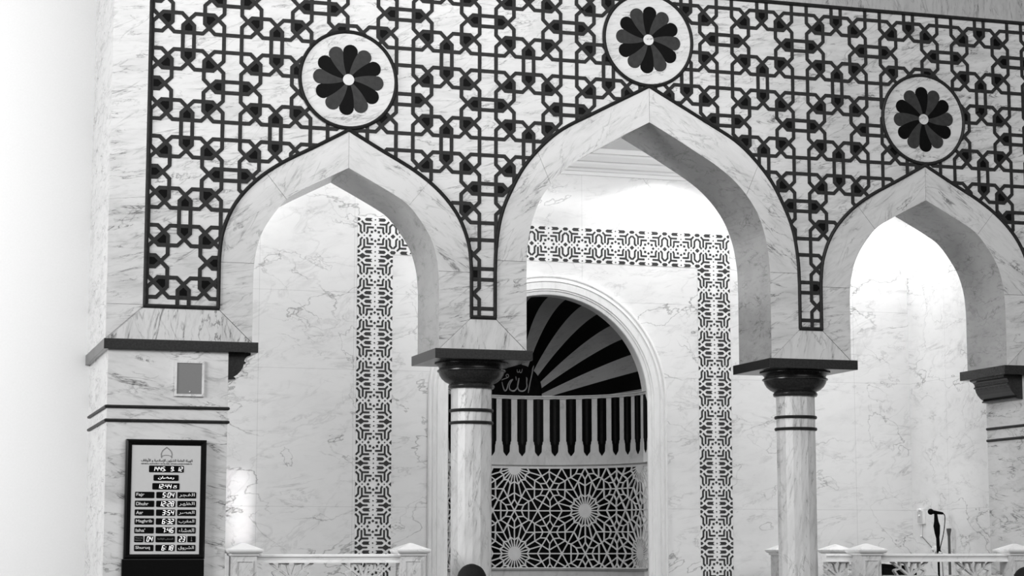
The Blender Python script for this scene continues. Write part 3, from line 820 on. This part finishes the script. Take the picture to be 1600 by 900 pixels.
# Arabic contextual shaping (logical order in, visual order out)
FORMS = {'ا':(0xFE8D,0xFE8E,None,None),'أ':(0xFE83,0xFE84,None,None),'إ':(0xFE87,0xFE88,None,None),'ب':(0xFE8F,0xFE90,0xFE91,0xFE92),'ة':(0xFE93,0xFE94,None,None),
 'ت':(0xFE95,0xFE96,0xFE97,0xFE98),'ج':(0xFE9D,0xFE9E,0xFE9F,0xFEA0),'ر':(0xFEAD,0xFEAE,None,None),'س':(0xFEB1,0xFEB2,0xFEB3,0xFEB4),'ش':(0xFEB5,0xFEB6,0xFEB7,0xFEB8),
 'ص':(0xFEB9,0xFEBA,0xFEBB,0xFEBC),'ض':(0xFEBD,0xFEBE,0xFEBF,0xFEC0),'ظ':(0xFEC5,0xFEC6,0xFEC7,0xFEC8),'ع':(0xFEC9,0xFECA,0xFECB,0xFECC),'غ':(0xFECD,0xFECE,0xFECF,0xFED0),
 'ف':(0xFED1,0xFED2,0xFED3,0xFED4),'ق':(0xFED5,0xFED6,0xFED7,0xFED8),'ل':(0xFEDD,0xFEDE,0xFEDF,0xFEE0),'م':(0xFEE1,0xFEE2,0xFEE3,0xFEE4),'ن':(0xFEE5,0xFEE6,0xFEE7,0xFEE8),
 'ه':(0xFEE9,0xFEEA,0xFEEB,0xFEEC),'و':(0xFEED,0xFEEE,None,None),'ي':(0xFEF1,0xFEF2,0xFEF3,0xFEF4),'ى':(0xFEEF,0xFEF0,None,None),'ئ':(0xFE89,0xFE8A,0xFE8B,0xFE8C),'ؤ':(0xFE85,0xFE86,None,None),'ء':(0xFE80,None,None,None)}
LAM = {'ا':(0xFEFB,0xFEFC),'أ':(0xFEF7,0xFEF8),'إ':(0xFEF9,0xFEFA)}
def shape(w):
    out_ = []
    for word in w.split(' '):
        res = []; i = 0; n_ = len(word)
        while i < n_:
            ch = word[i]; prev = i > 0 and word[i-1] in FORMS and FORMS[word[i-1]][2] is not None and FORMS[ch][1] is not None
            if ch == 'ل' and i+1 < n_ and word[i+1] in LAM:
                res.append(chr(LAM[word[i+1]][1 if prev else 0])); i += 2; continue
            f_ = FORMS[ch]; nxt = i+1 < n_ and f_[2] is not None and FORMS[word[i+1]][1] is not None
            cp = f_[3] if (prev and nxt) else f_[1] if prev else f_[2] if nxt else f_[0]
            res.append(chr(cp)); i += 1
        out_.append(''.join(res[::-1]))
    return ' '.join(out_[::-1])
a, b, c, d = panel(413, 628, 210, 252); digits('1445.', a+.134, (c+d)/2, .031, w=.0195); digits('9.', a+.200, (c+d)/2, .031, w=.0195); digits('12', b-.008, (c+d)/2, .031, w=.0195)
a, b, c, d = panel(440, 595, 268, 305); text(shape('رمضان'), a+.035, b-.035, (c+d)/2, .024, M_LED, t, arab=True)
a, b, c, d = panel(432, 600, 320, 360); digits('12:44', b-.062, (c+d)/2, .031, w=.020); digits('25', b-.020, (c+d)/2-.003, .019, w=.0115)
for k, (en, tm, ar, w_) in enumerate([('Fajr','5:04','الفجر',.062),('Dhuhr','12:28','الظهر',.094),('Asr','3:54','العصر',.054),('Maghrib','6:32','المغرب',.126),("Isha'",'7:46','العشاء',.072),(None,)*4,('Shuruq','6:18','الشروق',.112)]):
    v0 = 375 + 55*k; v1 = v0 + 39; du = -1.5*k
    if en:
        a, b, c, d = panel(325+du, 444+du, v0, v1); text(en, a+.010, a+.010+w_, (c+d)/2, .030 if en[0] in 'MSF' else .026, M_PRINT, t)
        a, b, c, d = panel(456+du, 575+du, v0, v1); digits(tm, b-.010, (c+d)/2, .034, w=.0212)
        a, b, c, d = panel(587+du, 703+du, v0, v1); text(shape(ar), a+.012, b-.012, (c+d)/2, .032, M_PRINT, t, arab=True)
    else:
        a, b, c, d = panel(325+du, 381+du, v0, v1); text('Time to', a+.006, b-.008, (c+d)/2+.009, .010, M_GRILLE, t); text('Iqama', a+.006, b-.014, (c+d)/2-.009, .012, M_GRILLE, t)
        a, b, c, d = panel(389+du, 444+du, v0, v1); digits('04', b-.007, (c+d)/2, .034)
        a, b, c, d = panel(456+du, 575+du, v0, v1); text(shape('المتبقي للإقامة') if False else shape('المتبقى للإقامة'), a+.014, b-.014, (c+d)/2, .018, M_GRILLE, t, arab=True)
        a, b, c, d = panel(590+du, 644+du, v0, v1); digits('23', b-.007, (c+d)/2, .034)
        a, b, c, d = panel(652+du, 704+du, v0, v1)
        mb = MB(); xm = (a+b)/2; mb.bar((xm, c+.012), (xm, d-.008), .004, YF-.0045, YF-.002); mb.bar((xm-.004, c+.012), (xm+.004, c+.012), .008, YF-.0045, YF-.002); mb.build('thermometer_mark', M_GRILLE, t)
text(shape('الهيئة العامة للشؤون الإسلامية و الأوقاف'), -.306, .092, 1.648, .032, M_INK, t, arab=True)
text('GENERAL AUTHORITY OF ISLAMIC AFFAIRS & ENDOWMENTS', -.306, .090, 1.623, .009, M_INK, t)
# pointed arch emblem above the heading
mb = MB(); e0 = -.110
ap = [(-.040, 1.674), (-.042, 1.70), (-.034, 1.722), (-.018, 1.738), (0, 1.752), (.018, 1.738), (.034, 1.722), (.042, 1.70), (.040, 1.674)]
for p, q in zip(ap, ap[1:]): mb.bar((e0+p[0], p[1]), (e0+q[0], q[1]), .006, YF-.002, YF)
mb.bar((e0-.034, 1.684), (e0-.012, 1.690), .004, YF-.002, YF); mb.bar((e0-.012, 1.690), (e0+.012, 1.690), .004, YF-.002, YF); mb.bar((e0+.012, 1.690), (e0+.034, 1.684), .004, YF-.002, YF)
mb.bar((e0-.034, 1.684), (e0-.040, 1.668), .004, YF-.002, YF); mb.bar((e0+.034, 1.684), (e0+.040, 1.668), .004, YF-.002, YF)
mb.build('arch_emblem', M_GRILLE, t)
# black cabinet under the display
t = thing('black_cabinet', 'glossy black cabinet standing under the prayer time display', 'cabinet', (-.115, -.04, 0))
mb = MB(); mb.box((-.437, -.058, .04), (.199, -.002, .884), .003); mb.build('body', M_BLKPL, t)
mb = MB(); mb.box((-.425, -.050, .0), (.187, -.002, .04)); mb.build('plinth', M_BLKMT, t)

# ------------------------------------------------------------------ marble railings
def post(x, y, label, group, w=.19):
    t = thing('railing_post', label, 'railing post', (x, y, 0), group)
    h = w/2; mb = MB(); mb.box((x-h, y-h, .12), (x+h, y+h, .905))
    mb.build('shaft', M_RAIL, t)
    mb = MB(); q = h-.028
    for sy_ in (-1, 1):
        yy = y + sy_*h; 
        for a_, b_ in (((x-q, .18), (x-q+.008, .87)), ((x+q-.008, .18), (x+q, .87)), ((x-q+.008, .862), (x+q-.008, .87)), ((x-q+.008, .18), (x+q-.008, .188))): mb.box((a_[0], min(yy, yy+sy_*.006), a_[1]), (b_[0], max(yy, yy+sy_*.006), b_[1]))
    mb.build('panel_moulding', M_RAIL, t)
    k = w/.19
    prof = [(h+.002, .905), (h+.014, .912), (h+.016, .926), (h+.030, .930), (h+.042, .944), (h+.045, .958), (.012, 1.010), (.0, 1.011)]
    mb = MB(); vs = []
    for r_, z in prof: vs += [(x-r_, y-r_, z), (x+r_, y-r_, z), (x+r_, y+r_, z), (x-r_, y+r_, z)]
    fs = [(4*i+j, 4*i+(j+1)%4, 4*i+4+(j+1)%4, 4*i+4+j) for i in range(len(prof)-1) for j in range(4)] + [(3,2,1,0)]
    mb.add(vs, fs); mb.build('cap', M_RAILW, t)
    mb = MB(); mb.box((x-h-.02, y-h-.02, 0), (x+h+.02, y+h+.02, .12), .006); mb.build('foot', M_RAIL, t)
GP = 'marble railing posts with pyramid caps'
post(.513, 0.0, 'pyramid capped marble post touching the left pier', GP)
post(1.872, 0.0, 'pyramid capped marble post just left of the left column', GP)
post(5.945, 0.0, 'pyramid capped marble post nearest the right column, in front', GP)
post(7.40, 0.0, 'pyramid capped marble post at the right edge of the photo', GP)
post(6.14, 2.15, 'far marble post mostly hidden behind the right column', GP, .175)
post(6.70, 2.15, 'far marble post between the right column and the front post', GP, .175)
def railing(x0, x1, y, label, zt=.922, lo=.14, n=2):
    t = thing('marble_railing', label, 'railing', ((x0+x1)/2, y, 0), 'openwork marble railings')
    pr = [(-.045, zt-.028), (-.058, zt-.020), (-.058, zt-.008), (-.045, zt), (.045, zt), (.058, zt-.008), (.058, zt-.020), (.045, zt-.028), (.040, zt-.052), (.046, zt-.056), (.046, zt-.070), (-.046, zt-.070), (-.046, zt-.056), (-.040, zt-.052)]
    mb = MB(); mb.prismx([(y+a, z) for a, z in pr], x0, x1); mb.build('handrail', M_RAILW, t, fixn=True)
    mb = MB(); mb.box((x0, y-.05, .02), (x1, y+.05, lo)); mb.build('bottom_rail', M_RAIL, t)
    # openwork: ten-armed stars in two rows with arcs between
    mb = MB(); top = zt-.068; w = (x1-x0)/n; hh = (top-lo)/2
    y0_, y1_ = y-.022, y+.022
    def clipbar(p, q, wd):
        t0, t1 = 0.0, 1.0
        for lo_, hi_, a, b in ((x0, x1, p[0], q[0]), (lo, top, p[1], q[1])):
            d = b-a
            if abs(d) < 1e-9:
                if a < lo_ or a > hi_: return
                continue
            u0, u1 = sorted(((lo_-a)/d, (hi_-a)/d)); t0 = max(t0, u0); t1 = min(t1, u1)
        if t1-t0 < 1e-3: return
        mb.bar((p[0]+(q[0]-p[0])*t0, p[1]+(q[1]-p[1])*t0), (p[0]+(q[0]-p[0])*t1, p[1]+(q[1]-p[1])*t1), wd, y0_, y1_, ext=0)
    for i in range(n*2+1):
        for zc in (top-.125, top-.125-.56):
            cx_ = x0 + w*i/2
            zc2 = zc if i % 2 else zc - .28*0
            if i % 2 == 1:
                big = i % 2 == 1
                m_ = 10
                for k in range(m_):
                    a = R(360/m_*k + (0 if big else 18)); clipbar((cx_, zc2), (cx_+.27*math.cos(a), zc2+.27*math.sin(a)), .017)
                for k in range(m_):
                    a, b = R(360/m_*k + (0 if big else 18)), R(360/m_*(k+1) + (0 if big else 18)); r1, r2 = (.10, .155)
                    am = (a+b)/2
                    clipbar((cx_+.115*math.cos(a), zc2+.115*math.sin(a)), (cx_+.16*math.cos(am), zc2+.16*math.sin(am)), .014)
                    clipbar((cx_+.16*math.cos(am), zc2+.16*math.sin(am)), (cx_+.115*math.cos(b), zc2+.115*math.sin(b)), .014)
    mb.build('openwork', M_RAIL, t)
railing(.608, 1.777, 0.0, 'openwork marble railing across the left arch')
railing(6.04, 7.305, 0.0, 'openwork marble railing across the right arch below the microphone')
railing(5.60, 5.86, 0.12, 'short stretch of openwork marble railing between the right column and its post', n=1)
# ------------------------------------------------------------------ microphone on a stand, a dark pole, a black box behind the right railing
t = thing('microphone_stand', 'black microphone on a stand behind the right railing', 'microphone stand', (7.69, 1.9, 0))
mx, my = 7.69, 1.9
mb = MB(); mb.tube([(mx, my, .03), (mx, my, .93)], .011, 10); mb.tube([(mx, my, .93), (mx-.002, my, 1.10)], .017, 10); mb.build('lower_tube', M_BLKMT, t, smooth=True)
mb = MB(); mb.tube([(mx-.002, my, 1.06), (mx-.006, my, 1.12), (mx-.010, my, 1.19), (mx-.014, my, 1.235), (mx-.018, my, 1.322)], .02, 12, rad=[.014, .026, .033, .022, .014]); mb.build('clutch', M_BLKMT, t, smooth=True)
mb = MB(); mb.sphere((mx-.072, my, 1.328), .030, u=16, v=10); mb.build('windscreen', M_BLKMT, t, smooth=True)
mb = MB(); mb.tube([(mx-.06, my, 1.327), (mx-.02, my, 1.322), (mx+.05, my, 1.314), (mx+.062, my, 1.312)], .014, 12, rad=[.020, .018, .013, .010]); mb.build('microphone_body', M_BLKMT, t, smooth=True)
mb = MB(); pts = smoothcurve([(mx+.058, 1.312), (mx+.075, 1.285), (mx+.070, 1.20), (mx+.052, 1.10), (mx+.028, 1.02), (mx+.012, .96), (mx+.028, .93), (mx+.034, .90), (mx+.014, .86)], 6); mb.tube([(x, my-.012, z) for x, z in pts], .005, 6); mb.build('cable', M_BLKMT, t, smooth=True)
mb = MB(); mb.lathe([(.0, 0), (.13, 0), (.13, .012), (.11, .022), (.02, .03), (.016, .06), (0, .06)], (mx, my), 28); mb.build('base', M_BLKMT, t, smooth=True)
mb = MB(); mb.tube([(mx+.018, my-.02, .925), (mx-.006, my-.02, .932)], .012, 8); mb.build('cable_clip', M_DOTW, t, smooth=True)
t = thing('grey_pole', 'slim dark grey pole with a flared top right of the microphone', 'pole', (7.812, 1.9, 0))
mb = MB(); mb.tube([(7.812, 1.9, 0), (7.812, 1.9, 1.10)], .0135, 10); mb.build('tube', M_METAL, t, smooth=True)
mb = MB(); mb.lathe([(.0135, 1.09), (.018, 1.12), (.024, 1.15), (.024, 1.165), (.0, 1.168)], (7.812, 1.9), 16); mb.build('top_cap', M_METAL, t, smooth=True)
mb = MB(); mb.lathe([(0, 0), (.06, 0), (.06, .015), (0, .02)], (7.812, 1.9), 20); mb.build('foot', M_METAL, t, smooth=True)
t = thing('floor_speaker', 'black wedge shaped box on the floor behind the right railing', 'box', (7.2, 1.4, 0))
mb = MB(); mb.prism([(6.72, .0), (7.10, .0), (7.10, .77), (6.98, .81), (6.72, .83)], 1.25, 1.6); mb.build('box_body', M_BLKMT, t)
mb = MB(); mb.prism([(6.745, .03), (7.075, .03), (7.075, .74), (6.745, .79)], 1.242, 1.25); mb.build('front_cloth', M_BLKPL, t)
# wall telephone on the side wall
t = thing('wall_intercom', 'small white intercom on the right side wall with a hanging cable', 'intercom', (7.90, 2.59, 1.216))
mb = MB(); mb.box((7.872, 2.52, 1.216), (7.90, 2.66, 1.374), .004); mb.build('housing', M_DOTW, t)
mb = MB(); mb.box((7.866, 2.54, 1.232), (7.872, 2.64, 1.345)); mb.build('front_plate', M_LATT, t)
mb = MB(); mb.sphere((7.864, 2.59, 1.30), .014, u=12, v=8); mb.build('button', M_DOTW, t, smooth=True)
mb = MB(); mb.sphere((7.868, 2.59, 1.362), .013, sy=2.4, u=12, v=8); mb.build('top_lamp', M_DOTW, t, smooth=True)
mb = MB(); mb.tube([(7.892, 2.585, 1.22), (7.892, 2.60, 1.098)], .006, 6); mb.sphere((7.888, 2.605, 1.094), .013, u=10, v=8); mb.build('cord', M_DOTW, t, smooth=True)
mb = MB(); mb.tube([(7.892, 2.600, 1.094), (7.892, 2.37, .965), (7.892, 2.20, .86), (7.892, 2.15, .30)], .004, 6); mb.build('cable', M_GRILLE, t, smooth=True)
t = thing('cable_box', 'round white cable box low on the right side wall behind the microphone stand', 'socket', (7.90, 2.30, .95))
mb = MB(); mb.tube([(7.90, 2.33, .955), (7.872, 2.33, .955)], .040, 20); mb.build('box_cover', M_DOTW, t, smooth=True)
mb = MB(); mb.sphere((7.868, 2.33, .955), .016, u=12, v=8); mb.build('button', M_PRINT, t, smooth=True)

# ------------------------------------------------------------------ recessed downlights in the bay ceiling
DL = ['leftmost recessed downlight in the bay ceiling', 'second recessed downlight from the left in the bay ceiling', 'third recessed downlight from the left in the bay ceiling', 'rightmost recessed downlight in the bay ceiling']
for (x, y, pw), lb in zip(DOWNLIGHTS, DL):
    t = thing('ceiling_downlight', lb, 'ceiling light', (x, y, 4.90), 'recessed downlights in the bay ceiling')
    mb = MB(); mb.lathe([(.06, 4.900), (.062, 4.892), (.085, 4.890), (.09, 4.900)], (x, y), 28, cap=False); mb.build('trim_ring', M_CEIL, t, smooth=True)
    mb = MB(); mb.lathe([(.0, 4.897), (.06, 4.897), (.06, 4.899), (0, 4.899)], (x, y), 20, cap=False); mb.build('lens', plain('lit_lens', .8, .5, .2, 0, 5, emit=2.0), t, smooth=True)
    l = bpy.data.lights.new('downlight_lamp', 'SPOT'); l.energy = pw * 4; l.spot_size = R(132); l.spot_blend = .4; l.shadow_soft_size = .05
    o = bpy.data.objects.new('downlight_lamp', l); COL.objects.link(o); o.location = (x, y, 4.875)

# ------------------------------------------------------------------ two seated worshippers at the bottom edge, seen from behind
def person(x, y, sc_, label, turn=0.0, cloth=None):
    t = thing('person', label, 'person', (x, y, 0), 'seated worshippers')
    def P3(a, b, c): 
        ca, sa = math.cos(turn), math.sin(turn); a *= sc_; b *= sc_; c *= sc_
        return (x + a*ca - b*sa, y + a*sa + b*ca, c)
    # skeleton, cross-legged, facing +Y
    J = [(0,0,.10,.15),(0,.01,.26,.14),(0,.02,.42,.135),(0,.03,.54,.12),(0,.03,.605,.052),(0,.045,.66,.052),(0,.05,.72,.075),(0,.052,.775,.080),(0,.05,.81,.062),
         (.16,.02,.545,.055),(.235,.05,.40,.044),(.235,.19,.27,.036),(.13,.32,.23,.027),
         (-.16,.02,.545,.055),(-.235,.05,.40,.044),(-.235,.19,.27,.036),(-.13,.32,.23,.027),
         (.14,.08,.11,.095),(.33,.30,.12,.075),(.12,.44,.07,.052),(-.06,.42,.05,.038),
         (-.14,.08,.11,.095),(-.33,.30,.12,.075),(-.12,.38,.075,.052),(.08,.34,.06,.038)]
    E_ = [(0,1),(1,2),(2,3),(3,4),(4,5),(5,6),(6,7),(7,8),(3,9),(9,10),(10,11),(11,12),(3,13),(13,14),(14,15),(15,16),(0,17),(17,18),(18,19),(19,20),(0,21),(21,22),(22,23),(23,24)]
    # fingers
    nb = len(J)
    for s_, wr in ((1, 12), (-1, 16)):
        base = J[wr]
        J.append((s_*.10, .36, .215, .022)); pi_ = len(J)-1; E_.append((wr, pi_))
        for k in range(4):
            J.append((s_*(.115-.018*k), .40, .205+.002*k, .0085)); a_ = len(J)-1; E_.append((pi_, a_))
            J.append((s_*(.110-.018*k), .43-.004*abs(k-1.5), .185, .0075)); E_.append((a_, len(J)-1))
        J.append((s_*.06, .375, .205, .010)); a_ = len(J)-1; E_.append((pi_, a_)); J.append((s_*.05, .40, .19, .008)); E_.append((a_, len(J)-1))
    me = bpy.data.meshes.new('body'); me.from_pydata([P3(*j[:3]) for j in J], E_, []); me.materials.append(M_SKIN)
    o = bpy.data.objects.new('body', me); COL.objects.link(o); o.parent = t; o.matrix_parent_inverse = Matrix.Translation(-Vector(t.location))
    md = o.modifiers.new('skin', 'SKIN'); md.use_smooth_shade = True
    sv = me.skin_vertices[0].data
    for i, j in enumerate(J): sv[i].radius = (j[3]*sc_, j[3]*sc_)
    sv[0].use_root = True
    md = o.modifiers.new('sub', 'SUBSURF'); md.levels = 2; md.render_levels = 2
    # face features: nose, ears, brow
    hd = P3(0, .05, .765)
    mb = MB()
    nose = P3(0, .142, .745); mb.sphere(nose, .014*sc_, sx=.8, sy=1.2, sz=1.5, u=12, v=8); mb.build('nose', M_SKIN, o, smooth='full')
    for s_ in (-1, 1):
        mb = MB(); e_ = P3(s_*.083, .045, .748); mb.sphere(e_, .02*sc_, sx=.45, sy=.8, sz=1.5, u=12, v=8); mb.build('ear', M_SKIN, o, smooth='full')
        mb = MB(); e_ = P3(s_*.030, .123, .765); mb.sphere(e_, .009*sc_, u=10, v=8); mb.build('eye', M_BLKMT, o, smooth='full')
    mb = MB(); mo = P3(0, .126, .712); mb.sphere(mo, .02*sc_, sx=1.0, sy=.4, sz=.28, u=12, v=8); mb.build('mouth', M_CLOTHD, o, smooth='full')
    # hair: cap over crown and back of the head
    mb = MB(); hc = P3(0, .040, .772); hr = .096*sc_
    mb.sphere(hc, hr, sx=.985, sy=1.07, sz=1.04, u=32, v=20)
    # open the face side by pulling lower front vertices inward
    vs = []
    for v in mb.v:
        d = Vector(v) - Vector(hc)
        dy = d.y*math.cos(turn) - d.x*math.sin(turn)
        if dy > .02*sc_ and d.z < .045*sc_: d = d*.72
        if d.z < -.055*sc_: d.z = -.055*sc_ + (d.z+.055*sc_)*.35; d.x *= .9
        dn = .0018*math.sin(d.x*300+d.z*210)*math.cos(d.y*260)
        vs.append(tuple(Vector(hc) + d*(1+dn/ max(d.length, .01))))
    mb.v = vs; mb.build('hair', M_HAIR, t, smooth='full')
    # long robe: torso and sleeves as one loose skinned garment, lap cloth
    JR = [(0,0,.06,.19),(0,.005,.22,.172),(0,.012,.38,.168),(0,.02,.50,.150),(0,.028,.575,.078),
          (.165,.02,.55,.074),(.245,.05,.40,.062),(.245,.19,.275,.056),(.16,.29,.24,.046),(-.165,.02,.55,.074),(-.245,.05,.40,.062),(-.245,.19,.275,.056),(-.16,.29,.24,.046),
          (.16,.10,.12,.125),(.33,.29,.13,.095),(.12,.42,.085,.07),(-.16,.10,.12,.125),(-.33,.29,.13,.095),(-.12,.37,.085,.07)]
    ER = [(0,1),(1,2),(2,3),(3,4),(3,5),(5,6),(6,7),(7,8),(3,9),(9,10),(10,11),(11,12),(0,13),(13,14),(14,15),(0,16),(16,17),(17,18)]
    me = bpy.data.meshes.new('robe'); me.from_pydata([P3(*j[:3]) for j in JR], ER, []); me.materials.append(cloth or M_CLOTH)
    o = bpy.data.objects.new('robe', me); COL.objects.link(o); o.parent = t; o.matrix_parent_inverse = Matrix.Translation(-Vector(t.location))
    md = o.modifiers.new('skin', 'SKIN'); md.use_smooth_shade = True
    sv = me.skin_vertices[0].data
    for i, j in enumerate(JR): sv[i].radius = (j[3]*sc_, j[3]*sc_)
    sv[0].use_root = True
    md = o.modifiers.new('sub', 'SUBSURF'); md.levels = 2; md.render_levels = 2
person(1.361, -3.645, .993, 'person seated on the floor seen from behind, in front of the left column', 0.0)
person(4.56, -4.95, .977, 'black haired person seated at the right edge of the photo, seen from behind', 0.12, M_CLOTHD)
